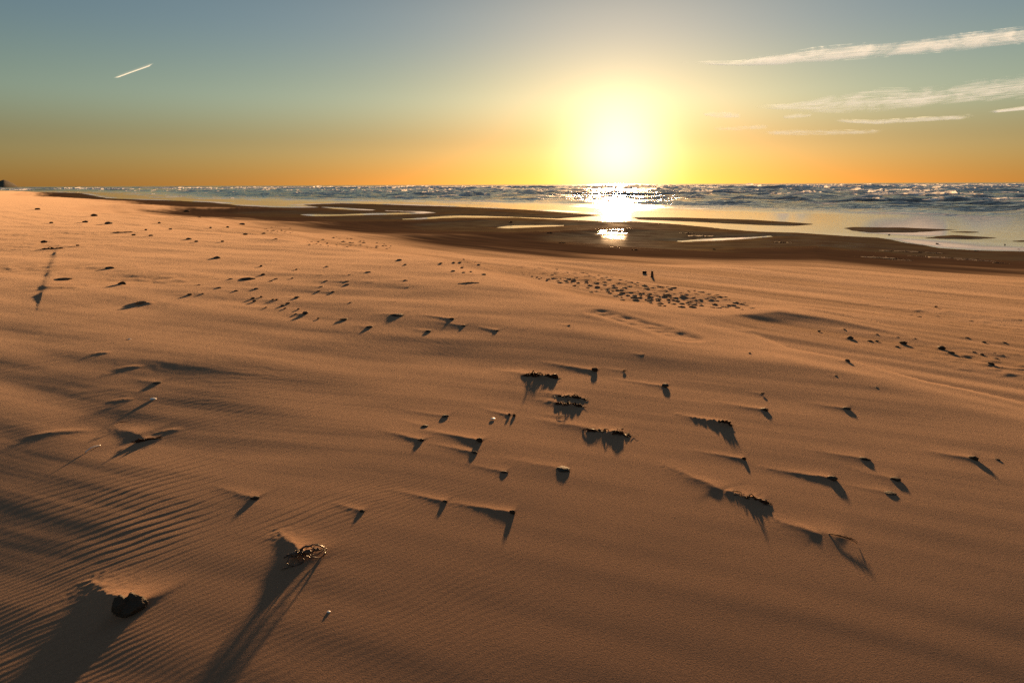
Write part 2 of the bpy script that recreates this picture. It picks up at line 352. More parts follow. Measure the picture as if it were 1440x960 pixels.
def fine_height(x, y, D, s):
    r = np.hypot(x, y); u, v = uv(x, y)
    z = np.zeros(x.shape)
    near = r < 14
    if near.any():
        xx, yy = x[near], y[near]
        wp = 0.035 * noise(xx * 2.3, yy * 2.3, 21) + 0.012 * noise(xx * 7, yy * 7, 22)
        ph = (xx * WX + yy * WY + wp)
        al = xx * CX + yy * CY
        A = np.zeros(xx.shape)
        for (c, a, sg) in zip(RIPC, RIPA, RIPS):
            da = ((xx - c[0]) * CX + (yy - c[1]) * CY) / sg[0]; db = ((xx - c[0]) * WX + (yy - c[1]) * WY) / sg[1]
            A = np.maximum(A, a * np.exp(-da * da - db * db))
        brk = 0.55 + 0.45 * sstep(-.5, .4, noise(al * 2.2, ph * 7, 23))
        lam = 0.062
        w1 = np.sin(2 * math.pi * ph / lam)
        w1 = w1 + 0.3 * np.sin(4 * math.pi * ph / lam + 0.9)
        z1 = 0.0008 * A * brk * w1
        fine = sstep(0.2, -1.6, xx - 0.15 * yy)
        w2 = np.sin(2 * math.pi * (ph + 0.006 * noise(xx * 11, yy * 11, 25)) / 0.031)
        z1 = z1 + 0.00026 * w2 * fine * (0.4 + 0.6 * sstep(-.2, .5, noise(xx * 1.1, yy * 2.2, 24)))
        z[near] += z1
    # soft tongues of blown sand
    cT, sT = math.cos(R(60)), math.sin(R(60)); qa = -x * sT + y * cT; qb = x * cT + y * sT
    z = z + D * sstep(2.5, 5, r) * sstep(80, 30, r) * (0.016 * noise(qa * .32, qb * 1.15, 27) + .007 * noise(qa * .6, qb * 2.6, 28))
    # wind streaks: long lee direction on the drift, along shore on the flat below it
    c, sn = math.cos(R(67)), math.sin(R(67))
    la = -x * sn + y * c; lb = x * c + y * sn
    fade = sstep(60, 12, r)
    z = z + 0.0013 * fade * noise(la * 0.9, lb * 6.5, 31) * D + 0.00030 * sstep(20, 6, r) * sstep(2.2, 4, r) * noise(la * 1.4, lb * 22, 32)
    c2, s2 = math.cos(R(44)), math.sin(R(44))
    ma = -x * s2 + y * c2; mb = x * c2 + y * s2
    flat = (1 - D) * sstep(3, 8, s)
    z = z + flat * (0.014 * noise(ma * 0.22, mb * 1.9, 33) + 0.007 * noise(ma * 0.5, mb * 5.5, 34)) * sstep(220, 30, r)
    # rougher, crusted ground in the field of lumps
    z = z + 0.034 * lumpy(x, y) * np.maximum(0, noise(la * 6, lb * 11, 35) - .1 + .3 * noise(la * 15, lb * 21, 36))
    return z

def full_height(x, y):
    z, s, D = base_height(x, y)
    z = z + fine_height(x, y, D, s) + drift_features(x, y)
    # small step at far left
    d = seg_dist(x, y, SCARP_W, False)
    c = SCARP_W[0]; e = SCARP_W[-1]
    side = (e[0] - c[0]) * (y - c[1]) - (e[1] - c[1]) * (x - c[0])
    m = d < 1.2
    z = np.where(m, z + .015 * np.exp(-d / .5) * (.5 + .5 * np.tanh(np.sign(side) * d / .05)), z)
    # sunken track
    d = seg_dist(x, y, TRACK_W, False)
    z = z - 0.010 * sstep(.17, .06, d) * (0.65 + .7 * noise(x * 9, y * 9, 41)) + 0.003 * np.exp(-((d - .2) / .06) ** 2)
    for i in BURIED:
        X, Y = i['P']; W, Hh = i['W'], i['H']
        m = (np.abs(x - X) < W * 1.2) & (np.abs(y - Y) < W * 1.2)
        if m.any():
            dx, dy = x[m] - X, y[m] - Y
            bend = 0.10 * W * np.cos(dx / W * 3) - .05 * W
            lean = 0.25 * dx
            b = dy - bend - lean
            z[m] = z[m] + 0.75 * Hh * np.exp(-(dx / (.42 * W)) ** 4) * np.exp(-(np.abs(b) / (0.05 * W + .012)) ** 1.4)
    return z, s, D

# ------------------------------------------------------------------ polar sheets
def polar(azs, rs, wrap):
    A, Rr = np.meshgrid(azs, rs)
    x = (np.sin(A) * Rr).ravel(); y = (np.cos(A) * Rr).ravel()
    nr, na = len(rs), len(azs)
    idx = np.arange(nr * na).reshape(nr, na)
    if wrap:
        nx = np.roll(idx, -1, axis=1); a, b, c, d = idx[:-1], nx[:-1], nx[1:], idx[1:]
    else:
        a, b, c, d = idx[:-1, :-1], idx[:-1, 1:], idx[1:, 1:], idx[1:, :-1]
    q = np.stack([a, d, c, b], -1).reshape(-1, 4)
    return x, y, q
def sheet(name, x, y, z, q, mat, attrs):
    me = bpy.data.meshes.new(name)
    n, f = len(x), len(q)
    me.vertices.add(n); me.loops.add(f * 4); me.polygons.add(f)
    me.vertices.foreach_set('co', np.stack([x, y, z], -1).astype(np.float32).ravel())
    me.loops.foreach_set('vertex_index', q.astype(np.int32).ravel())
    me.polygons.foreach_set('loop_start', np.arange(0, f * 4, 4, dtype=np.int32))
    me.polygons.foreach_set('use_smooth', np.ones(f, bool))
    me.update(calc_edges=True)
    for k, val in attrs.items():
        at = me.attributes.new(k, 'FLOAT', 'POINT'); at.data.foreach_set('value', val.astype(np.float32))
    o = bpy.data.objects.new(name, me); C.objects.link(o); me.materials.append(mat)
    return o
def row_r(ys, h):
    dep = R(PITCH) - np.arctan((480 - ys) / F)
    return h / np.tan(dep)

# ------------------------------------------------------------------ materials
def mat(name):
    m = bpy.data.materials.new(name); m.use_nodes = True
    nt = m.node_tree; bs = nt.nodes['Principled BSDF']
    return m, nt, bs
def N(nt, t, **kw):
    n = nt.nodes.new(t)
    for k, v in kw.items(): setattr(n, k, v)
    return n
def math_n(nt, op, a, b=None, clamp=False):
    n = N(nt, 'ShaderNodeMath', operation=op); n.use_clamp = clamp
    for i, v in enumerate((a, b)):
        if v is None: continue
        if isinstance(v, (int, float)): n.inputs[i].default_value = v
        else: nt.links.new(v, n.inputs[i])
    return n.outputs[0]
def mixc(nt, f, a, b):
    n = N(nt, 'ShaderNodeMix', data_type='RGBA')
    for s, v in ((0, f), (6, a), (7, b)):
        if isinstance(v, (int, float)): n.inputs[s].default_value = v
        elif isinstance(v, tuple): n.inputs[s].default_value = (*v, 1)
        else: nt.links.new(v, n.inputs[s])
    return n.outputs[2]
def mixf(nt, f, a, b):
    n = N(nt, 'ShaderNodeMix', data_type='FLOAT')
    for s, v in ((0, f), (2, a), (3, b)):
        if isinstance(v, (int, float)): n.inputs[s].default_value = v
        else: nt.links.new(v, n.inputs[s])
    return n.outputs[0]

def sand_material():
    m, nt, bs = mat('sand')
    geo = N(nt, 'ShaderNodeNewGeometry')
    def nz(scale, detail=3, rough=.6, sx=None):
        n = N(nt, 'ShaderNodeTexNoise'); n.inputs['Scale'].default_value = scale; n.inputs['Detail'].default_value = detail; n.inputs['Roughness'].default_value = rough
        src = geo.outputs['Position']
        nt.links.new(src, n.inputs['Vector']); return n.outputs['Fac']
    wet = N(nt, 'ShaderNodeAttribute', attribute_name='wet').outputs['Fac']
    damp = N(nt, 'ShaderNodeAttribute', attribute_name='damp').outputs['Fac']
    grain0 = nz(165, 3, .85)
    gm = N(nt, 'ShaderNodeMapRange'); gm.inputs[1].default_value = .34; gm.inputs[2].default_value = .66; nt.links.new(grain0, gm.inputs[0]); grain = gm.outputs[0]; blot = nz(9, 5, .65); big = nz(.8, 4, .6); mid = nz(70, 3, .7)
    dry = mixc(nt, math_n(nt, 'MULTIPLY', grain, 1.0), (0.120, 0.068, 0.041), (0.42, 0.246, 0.152))
    dry = mixc(nt, math_n(nt, 'MULTIPLY_ADD', blot, .5, ), dry, (0.225, 0.130, 0.080))
    nt.nodes[-1].inputs
    dcol = mixc(nt, grain, (0.120, 0.066, 0.036), (0.21, 0.122, 0.070))
    col = mixc(nt, damp, dry, dcol)
    wcol = mixc(nt, big, (0.070, 0.042, 0.025), (0.125, 0.076, 0.046))
    col = mixc(nt, wet, col, wcol)
    nt.links.new(col, bs.inputs['Base Color'])
    bs.inputs['Roughness'].default_value = .95
    shine = N(nt, 'ShaderNodeAttribute', attribute_name='shine').outputs['Fac']
    bs.inputs['Specular IOR Level'].default_value = 0.0
    nt.links.new(mixf(nt, wet, mixf(nt, damp, .275, .20), .0), bs.inputs['Sheen Weight']); bs.inputs['Sheen Roughness'].default_value = .45; bs.inputs['Sheen Tint'].default_value = (.95, .71, .53, 1)   # loose grains catch the light at a grazing look
    b1 = N(nt, 'ShaderNodeBump'); b1.inputs['Distance'].default_value = .0010
    nt.links.new(grain, b1.inputs['Height']); nt.links.new(mixf(nt, wet, .7, .06), b1.inputs['Strength'])
    b2 = N(nt, 'ShaderNodeBump'); b2.inputs['Distance'].default_value = .004; b2.inputs['Strength'].default_value = .07
    nt.links.new(mid, b2.inputs['Height']); nt.links.new(b1.outputs[0], b2.inputs['Normal'])
    nt.links.new(b2.outputs[0], bs.inputs['Normal'])
    # a broken film of water left between the grains by the last wave
    gl = N(nt, 'ShaderNodeBsdfGlossy'); gl.inputs['Roughness'].default_value = .03; gl.inputs['Color'].default_value = (.8, .8, .8, 1)
    mx = N(nt, 'ShaderNodeMixShader'); film_gloss = nz(1.1, 4, .6)
    rf = N(nt, 'ShaderNodeMapRange'); rf.inputs[1].default_value = .35; rf.inputs[2].default_value = .65; rf.inputs[3].default_value = .02; rf.inputs[4].default_value = .065
    nt.links.new(film_gloss, rf.inputs[0])
    nt.links.new(math_n(nt, 'MULTIPLY', shine, rf.outputs[0]), mx.inputs[0])
    nt.links.new(bs.outputs[0], mx.inputs[1]); nt.links.new(gl.outputs[0], mx.inputs[2])
    nt.links.new(mx.outputs[0], nt.nodes['Material Output'].inputs['Surface'])
    return m
def water_material():
    m, nt, bs = mat('sea_water')
    geo = N(nt, 'ShaderNodeNewGeometry')
    foam = N(nt, 'ShaderNodeAttribute', attribute_name='foam').outputs['Fac']
    chop = N(nt, 'ShaderNodeAttribute', attribute_name='chop').outputs['Fac']
    n1 = N(nt, 'ShaderNodeTexNoise'); n1.inputs['Scale'].default_value = 1.6; n1.inputs['Detail'].default_value = 5
    n2 = N(nt, 'ShaderNodeTexNoise'); n2.inputs['Scale'].default_value = 9; n2.inputs['Detail'].default_value = 4
    for n in (n1, n2): nt.links.new(geo.outputs['Position'], n.inputs['Vector'])
    bs.inputs['IOR'].default_value = 1.333
    film_gloss = N(nt, 'ShaderNodeAttribute', attribute_name='film_gloss').outputs['Fac']
    col = mixc(nt, film_gloss, (0.062, 0.046, 0.038), (0.58, 0.60, 0.60))  # pale colour painted into the shallows in place of bright sky reflection
    col = mixc(nt, foam, col, (0.86, 0.85, 0.82))
    nt.links.new(col, bs.inputs['Base Color'])
    nt.links.new(mixf(nt, foam, mixf(nt, film_gloss, .09, .035), .8), bs.inputs['Roughness'])
    b1 = N(nt, 'ShaderNodeBump'); b1.inputs['Distance'].default_value = 1.0
    nt.links.new(n1.outputs['Fac'], b1.inputs['Height']); nt.links.new(mixf(nt, chop, .0, .45), b1.inputs['Strength'])
    b2 = N(nt, 'ShaderNodeBump'); b2.inputs['Distance'].default_value = .03
    nt.links.new(n2.outputs['Fac'], b2.inputs['Height']); nt.links.new(mixf(nt, chop, .12, .3), b2.inputs['Strength'])
    nt.links.new(b1.outputs[0], b2.inputs['Normal']); nt.links.new(b2.outputs[0], bs.inputs['Normal'])
    return m
def simple(name, c1, c2, scale, rough, spec=.4, bump=.3, dist=.003, trans=0):
    m, nt, bs = mat(name)
    tc = N(nt, 'ShaderNodeTexCoord')
    n = N(nt, 'ShaderNodeTexNoise'); n.inputs['Scale'].default_value = scale; n.inputs['Detail'].default_value = 6; n.inputs['Roughness'].default_value = .65
    nt.links.new(tc.outputs['Object'], n.inputs['Vector'])
    rp = N(nt, 'ShaderNodeMapRange'); rp.inputs[1].default_value = .3; rp.inputs[2].default_value = .7
    nt.links.new(n.outputs['Fac'], rp.inputs[0])
    nt.links.new(mixc(nt, rp.outputs[0], c1, c2), bs.inputs['Base Color'])
    bs.inputs['Roughness'].default_value = rough; bs.inputs['Specular IOR Level'].default_value = spec
    b = N(nt, 'ShaderNodeBump'); b.inputs['Strength'].default_value = bump; b.inputs['Distance'].default_value = dist
    nt.links.new(n.outputs['Fac'], b.inputs['Height']); nt.links.new(b.outputs[0], bs.inputs['Normal'])
    return m
M_SAND = sand_material(); M_WATER = water_material()
M_ROCK = simple('dark_rock', (0.014, 0.012, 0.010), (0.105, 0.082, 0.062), 60, .75, .12, .7, .004)
M_STONE = simple('brown_stone', (0.022, 0.015, 0.011), (0.062, 0.040, 0.027), 80, .75, .10, .5)
M_WEED = simple('dried_weed', (0.020, 0.009, 0.005), (0.085, 0.033, 0.015), 70, .7, .10, .4)
M_ROOT = simple('root_wood', (0.030, 0.015, 0.008), (0.11, 0.055, 0.028), 90, .42, .5, .5)
M_STICK = simple('pale_stick', (0.20, 0.14, 0.095), (0.36, 0.26, 0.18), 60, .7, .3, .4)
M_WOOD = simple('driftwood', (0.045, 0.030, 0.022), (0.12, 0.080, 0.055), 40, .8, .3, .6)
M_SHELL = simple('white_shell', (0.50, 0.47, 0.43), (0.75, 0.72, 0.68), 200, .45, .5, .2)
M_CLOD = simple('crusted_sand', (0.12, 0.072, 0.042), (0.27, 0.165, 0.095), 90, .9, .2, .6)
M_HILL = simple('dune_grass_hill', (0.035, 0.035, 0.02), (0.12, 0.095, 0.06), .02, .95, .1, .0)

# ------------------------------------------------------------------ ground sheet
def tag(o, label=None, cat=None, group=None, kind=None):
    if label: o['label'] = label
    if cat: o['category'] = cat
    if group: o['group'] = group
    if kind: o['kind'] = kind
    return o

ys = np.concatenate([np.arange(990, 346, -1.0), np.arange(346, 263.5, -0.5)])
rs = np.concatenate([[0.08, .3, .6, .8, 1.0, 1.15, 1.28, 1.36], row_r(ys, CAM_H), [420, 520, 700, 1000, 1600, 3000, 7000, 20000, 60000]])
rs = np.unique(rs)
azs = np.concatenate([np.arange(-42, 42, 0.076), np.arange(42, 318, 3.0)]) * math.pi / 180
gx, gy, gq = polar(azs, rs, True)
gz, gs, gD = full_height(gx, gy)
gr = np.hypot(gx, gy); gu, gv = uv(gx, gy)
# wetness: low ground near the water; ragged along the shore
c2, s2 = math.cos(R(40)), math.sin(R(40))
ga = -gx * s2 + gy * c2; gb = gx * c2 + gy * s2
rag = noise(ga * 0.10, gb * 0.9, 51) * 1.1 + noise(ga * 0.35, gb * 3.5, 52) * .5
hw = gz - SEA
wet = sstep(0.47, 0.25, hw + 0.075 * rag)
shine = sstep(.15, .05, hw + .02 * rag)
streak = 0.5 + 0.55 * noise(ga * 0.16, gb * 1.5, 53) + 0.35 * noise(ga * .3, gb * 4.2, 54) + .25 * noise(ga * .8, gb * 11, 55)
low = (1 - gD) * sstep(1.5, 4.5, gv) * (1 - .7 * sstep(25, 50, gu))
damp = np.clip(low * (0.10 + 0.80 * sstep(.28, .80, streak)), 0, 1)
damp = np.maximum(damp, sstep(.66, .36, hw + .09 * rag) * .9 * low)
# bare patches at far left, the brown hollow
def blob(px_, py_, sx, sy, ang=0):
    X, Y, _ = place(np.array([float(px_)]), np.array([float(py_)]))
    dx, dy = gx - X[0], gy - Y[0]
    ca, sa = math.cos(ang), math.sin(ang)
    return np.exp(-((dx * ca + dy * sa) / sx) ** 2 - ((-dx * sa + dy * ca) / sy) ** 2)
bare = np.zeros(gx.shape)
for b in ((20, 345, 2.4, 1.6), (18, 378, 1.0, .9), (95, 378, 1.2, .7), (85, 405, .5, .3), (210, 393, 1.1, .5), (30, 332, 3.0, 2.0)): bare = np.maximum(bare, blob(*b))
bare = bare * sstep(-.25, .5, noise(gx * 2.2, gy * 3.1, 61) + .6 * noise(gx * 6, gy * 8, 62) + .25)
damp = np.maximum(damp, .65 * bare)
gz = gz - .012 * bare * (gr < 40)
ground = sheet('sand', gx, gy, gz, gq, M_SAND, {'wet': wet, 'damp': damp, 'shine': shine})
tag(ground, kind='structure')

def ground_z(x, y):
    return full_height(np.atleast_1d(np.asarray(x, float)), np.atleast_1d(np.asarray(y, float)))[0]

# ------------------------------------------------------------------ sea sheet
ysea = np.concatenate([np.arange(400, 322, -1.0), np.arange(322, 259.8, -0.2)])
rsea = np.unique(np.concatenate([row_r(ysea, CAM_H - SEA), [5000, 8000, 14000, 30000, 80000]]))
rsea = rsea[rsea > 9]
add = np.concatenate([np.arange(rsea[k], rsea[k + 1], 40)[1:] for k in range(len(rsea) - 1) if 40 < rsea[k + 1] - rsea[k] and rsea[k] < 2000]) if True else []
rsea = np.unique(np.concatenate([rsea, add, np.arange(75, 420, 1.0), np.arange(420, 1100, 4.0)]))
rsea = rsea[np.concatenate([[True], np.diff(rsea) > .25])]
asea = np.concatenate([np.arange(-66, -40, 1.0), np.arange(-40, 40, 0.08), np.arange(40, 151, 1.5)]) * math.pi / 180
wx, wy, wq = polar(asea, rsea, False)
wr = np.hypot(wx, wy); wu, wv = uv(wx, wy)
ws = np.full(wx.shape, -200.0); _m = wr < 420
ws[_m] = np.maximum(water_sd(wx[_m], wy[_m]), -200)
dep = -ws                                                       # metres out from the water's edge
main = sstep(18, 45, wv - 0 * wu) 
surf = sstep(9, 26, dep)
outer = sstep(60, 130, dep)
fadef = sstep(2500, 500, wr)
dirx, diry = NX * .75 + .15, NY * .75 + .55
dl = math.hypot(dirx, diry); dirx /= dl; diry /= dl
wa = wx * dirx + wy * diry; wb = -wx * diry + wy * dirx
warp = 9 * noise(wa * .012, wb * .018, 71) + 3 * noise(wa * .05, wb * .05, 72)
def crest(l, seed, sharp=1.6):
    p = (wa + warp + seed * 7.7) / l
    k = 1 - np.abs(np.sin(math.pi * p))
    return k ** sharp
sw = crest(34, 1, 2.0); sw2 = crest(19, 2, 1.7)
env = sstep(-.25, .55, noise(wa * .02, wb * .022, 73) + .1)
env2 = sstep(-.3, .5, noise(wa * .03, wb * .035, 74))
ch = fbm(wa * .09, wb * .07, 75, 4); ch2 = 1 - np.abs(fbm(wa * .28, wb * .18, 76, 4)) * 2
rid = 1 - 2 * np.abs(noise(wa * .105 + .4 * noise(wa * .05, wb * .05, 90), wb * .055, 91))
rid2 = 1 - 2 * np.abs(noise(wa * .26, wb * .15, 92))
rough = surf * sstep(500, 140, wr)
wz = SEA + rough * (0.32 * sw2 * env2 + .46 * rid * sstep(15, 45, dep) + .26 * rid2 + .22 * ch) + outer * fadef * (1.0 * sw * env + .22 * ch + .1 * rid)
wz = wz + .02 * sstep(3, 9, dep) * noise(wa * .4, wb * .15, 78) + .075 * sstep(4, 11, dep) * np.maximum(0, noise(wa * .22, wb * .045, 79) - .12)
# foam: torn crests, streaks behind them, thin sheets running up the beach
fn = fbm(wa * .35, wb * .25, 81, 4); fn2 = fbm(wa * .08, wb * .05, 82, 4)
foam = outer * sstep(.24, .50, sw * (.45 + .6 * env) + .30 * fn) * sstep(-.25, .05, fn2 + .08) * fadef
foam = np.maximum(foam, rough * sstep(.36, .64, rid * .45 + sw2 * .40 * env2 + .45 * fn) * sstep(-.2, .12, fn2))
film_gloss = sstep(26, 10, dep + 5 * noise(wu * .06, wv * .1, 84)) * (.55 + .45 * sstep(-.3, .3, fbm(wu * .05, wv * .5, 83, 3)))  # mask of pools and shallows that carry the painted sky reflection
foam = np.maximum(foam, .8 * sstep(6, 9, dep) * sstep(17, 12, dep) * sstep(.0, .4, fbm(wu * .07, wv * .45, 85, 3)))
foam = np.maximum(foam, .85 * sstep(.02, .25, dep) * sstep(2.2, .7, dep) * sstep(-.25, .25, noise(wu * .11, wv * .3, 86)))
foam = foam * sstep(1600, 300, wr)
chopA = sstep(8, 24, dep) * (.12 + .88 * sstep(260, 50, wr))
sea = sheet('sea', wx, wy, wz, wq, M_WATER, {'foam': np.clip(foam, 0, 1), 'chop': chopA, 'film_gloss': film_gloss})
tag(sea, kind='structure')

def surf_foam():
    rr = np.random.RandomState(12)
    area = wr * np.gradient(wr.reshape(len(rsea), -1), axis=0).ravel()
    az_ok = np.abs(np.arctan2(wx, wy)) < R(44)
    p = np.clip(foam, 0, 1) ** 2.5 * area * (dep > 13) * (wr < 520) * az_ok / wr ** 1.1
    n = 15000
    k = rr.choice(len(wx), n, p=p / p.sum())
    V = []; Fc = []
    dr = np.gradient(wr.reshape(len(rsea), -1), axis=0).ravel()
    for q, i in enumerate(k):
        t = rr.uniform(-.5, .5) * dr[i]
        x = wx[i] + wx[i] / wr[i] * t + rr.normal(0, .15); y = wy[i] + wy[i] / wr[i] * t
        sz = rr.lognormal(-1.25, .6) * (1 + wr[i] / 300.); h = sz * rr.uniform(.06, .24) * (.4 + .6 * min(1, dep[i] / 60.))
        a = rr.normal(R(-10), .7); ca, sa = math.cos(a), math.sin(a)
        z = wz[i] - .03
        b = len(V)
        for (u_, v_, w_) in ((-.5, 0, 0), (.5, 0, 0), (.34, .12, .75 + .3 * rr.rand()), (0, .16, 1.1), (-.33, .1, .6 + .4 * rr.rand()), (0, -.25, .35)):
            lx, ly = u_ * sz, v_ * sz
            V.append((x + lx * ca - ly * sa, y + lx * sa + ly * ca, z + w_ * h))
        Fc += [(b, b + 1, b + 5), (b + 1, b + 2, b + 5), (b + 2, b + 3, b + 5), (b + 3, b + 4, b + 5), (b + 4, b, b + 5)]
    me = bpy.data.meshes.new('surf_foam'); me.from_pydata(V, [], Fc); me.update()
    m = bpy.data.materials.new('foam'); m.use_nodes = True; t = m.node_tree
    bs_ = t.nodes['Principled BSDF']; bs_.inputs['Base Color'].default_value = (.85, .84, .82, 1); bs_.inputs['Roughness'].default_value = .9; bs_.inputs['Specular IOR Level'].default_value = .1
    tr_ = N(t, 'ShaderNodeBsdfTranslucent'); tr_.inputs['Color'].default_value = (.85, .85, .84, 1)
    ns_ = N(t, 'ShaderNodeTexNoise'); ns_.inputs['Scale'].default_value = 3.0
    gg = N(t, 'ShaderNodeNewGeometry'); t.links.new(gg.outputs['Position'], ns_.inputs['Vector'])
    rg = N(t, 'ShaderNodeMapRange'); rg.inputs[1].default_value = .35; rg.inputs[2].default_value = .65; rg.inputs[3].default_value = .25; rg.inputs[4].default_value = .75
    t.links.new(ns_.outputs['Fac'], rg.inputs[0])
    mx_ = N(t, 'ShaderNodeMixShader'); t.links.new(rg.outputs[0], mx_.inputs[0])
    t.links.new(bs_.outputs[0], mx_.inputs[1]); t.links.new(tr_.outputs[0], mx_.inputs[2]); t.links.new(mx_.outputs[0], t.nodes['Material Output'].inputs[0])
    me.materials.append(m)
    o = bpy.data.objects.new('surf_foam', me); C.objects.link(o)
    tag(o, 'white broken foam and spray on the breaking waves', 'foam', kind='stuff')
surf_foam()

# ------------------------------------------------------------------ hill on the far shore
def hill():
    bm = bmesh.new()
    prof = [(-130, 262.5), (-90, 259), (-60, 259.5), (-30, 257.5), (-10, 258), (0, 257), (6, 257), (13, 255.4), (18, 256.4), (25, 259.2), (31, 262.2), (37, 264.3), (46, 265.2)]
    pxs = np.linspace(-130, 46, 60)
    hy = np.interp(pxs, [p[0] for p in prof], [p[1] for p in prof])
    Dm = 2600.0
    rows = []
    for k in range(13):
        t = k / 12
        row = []
        for i, (a, b) in enumerate(zip(pxs, hy)):
            d = ray(a, 300.); az = math.atan2(d[0], d[1])
            dd = ray(a, b); el = dd[2] / math.hypot(dd[0], dd[1])
            top = max(CAM_H + el * Dm, SEA + .2); top = SEA + (top - SEA) * 1.35
            rr = Dm + (t - .5) * 700
            hz = SEA - 2 + (top - SEA + 2) * max(0, 1 - abs(2 * t - 1) ** 1.7)
            hz += (1.4 * noise(i * .7, k * .9, 5)) * (1 - abs(2 * t - 1))
            row.append(bm.verts.new((math.sin(az) * rr, math.cos(az) * rr, float(hz))))
        rows.append(row)
    for k in range(12):
        for i in range(len(pxs) - 1):
            f = bm.faces.new((rows[k][i], rows[k][i + 1], rows[k + 1][i + 1], rows[k + 1][i])); f.smooth = True
    bmesh.ops.recalc_face_normals(bm, faces=bm.faces)
    me = bpy.data.meshes.new('hill'); bm.to_mesh(me); me.materials.append(M_HILL)
    o = bpy.data.objects.new('hill', me); C.objects.link(o); tag(o, kind='structure')
hill()

# ------------------------------------------------------------------ meshes of the things
def mesh_from(bm, name, m):
    for f in bm.faces: f.smooth = True
    me = bpy.data.meshes.new(name); bm.to_mesh(me); bm.free(); me.materials.append(m); return me
def rock_mesh(name, seed, m, sub=3, rough=.28, angular=.5, sx=1, sy=1, sz=.8, notch=False):
    bm = bmesh.new(); bmesh.ops.create_icosphere(bm, subdivisions=sub, radius=.5)
    rr = random.Random(seed)
    planes = [(Vector((rr.uniform(-1, 1), rr.uniform(-1, 1), rr.uniform(-.6, 1))).normalized(), rr.uniform(.30, .44)) for _ in range(7)]
    for v in bm.verts:
        p = v.co.copy()
        for n, d in planes:
            e = p.dot(n) - d
            if e > 0: p -= n * e * angular
        a = float(noise(p.x * 3.1 + seed, p.y * 3.1 + p.z * 2.3, seed)); b = float(noise(p.x * 8 + seed * 2, p.y * 8 - p.z * 6, seed + 1))
        p *= 1 + rough * a + rough * .4 * b
        if notch:
            g = math.exp(-((p.x + .06) / .09) ** 2) * max(0, p.z + .05) * 0.50
            p.z -= g
            g2 = math.exp(-((p.x + .10) / .16) ** 2 - ((p.z - .12) / .16) ** 2) * max(0, -p.y) * .35
            p.y += g2
            c = float(noise(p.x * 17, p.y * 17 + p.z * 15, 9)); p *= 1 + .07 * c
        v.co = (p.x * sx, p.y * sy, p.z * sz)
    return mesh_from(bm, name, m)
def tube(bm, pts, rad, n=6, flat=1.0):
    rings = []
    for i, p in enumerate(pts):
        a = pts[max(i - 1, 0)]; b = pts[min(i + 1, len(pts) - 1)]
        t = (b - a).normalized() if (b - a).length > 1e-9 else Vector((1, 0, 0))
        up = Vector((0, 0, 1)) if abs(t.z) < .9 else Vector((0, 1, 0))
        s = t.cross(up).normalized(); w = s.cross(t)
        r = rad(i / (len(pts) - 1)) if callable(rad) else rad
        rings.append([bm.verts.new(p + (s * math.cos(k * 2 * math.pi / n) + w * math.sin(k * 2 * math.pi / n) * flat) * r) for k in range(n)])
    for i in range(len(rings) - 1):
        for k in range(n):
            bm.faces.new((rings[i][k], rings[i][(k + 1) % n], rings[i + 1][(k + 1) % n], rings[i + 1][k]))
    for rg, fl in ((rings[0], True), (rings[-1], False)):
        bm.faces.new(rg[::-1] if fl else rg)
def smooth_path(ctrl, n):
    out = []
    m = len(ctrl) - 1
    for k in range(n + 1):
        t = k / n * m; i = min(int(t), m - 1); f = t - i
        p0 = ctrl[max(i - 1, 0)]; p1 = ctrl[i]; p2 = ctrl[i + 1]; p3 = ctrl[min(i + 2, m)]
        out.append(.5 * ((2 * p1) + (p2 - p0) * f + (2 * p0 - 5 * p1 + 4 * p2 - p3) * f * f + (3 * p1 - p0 - 3 * p2 + p3) * f * f * f))
    return out
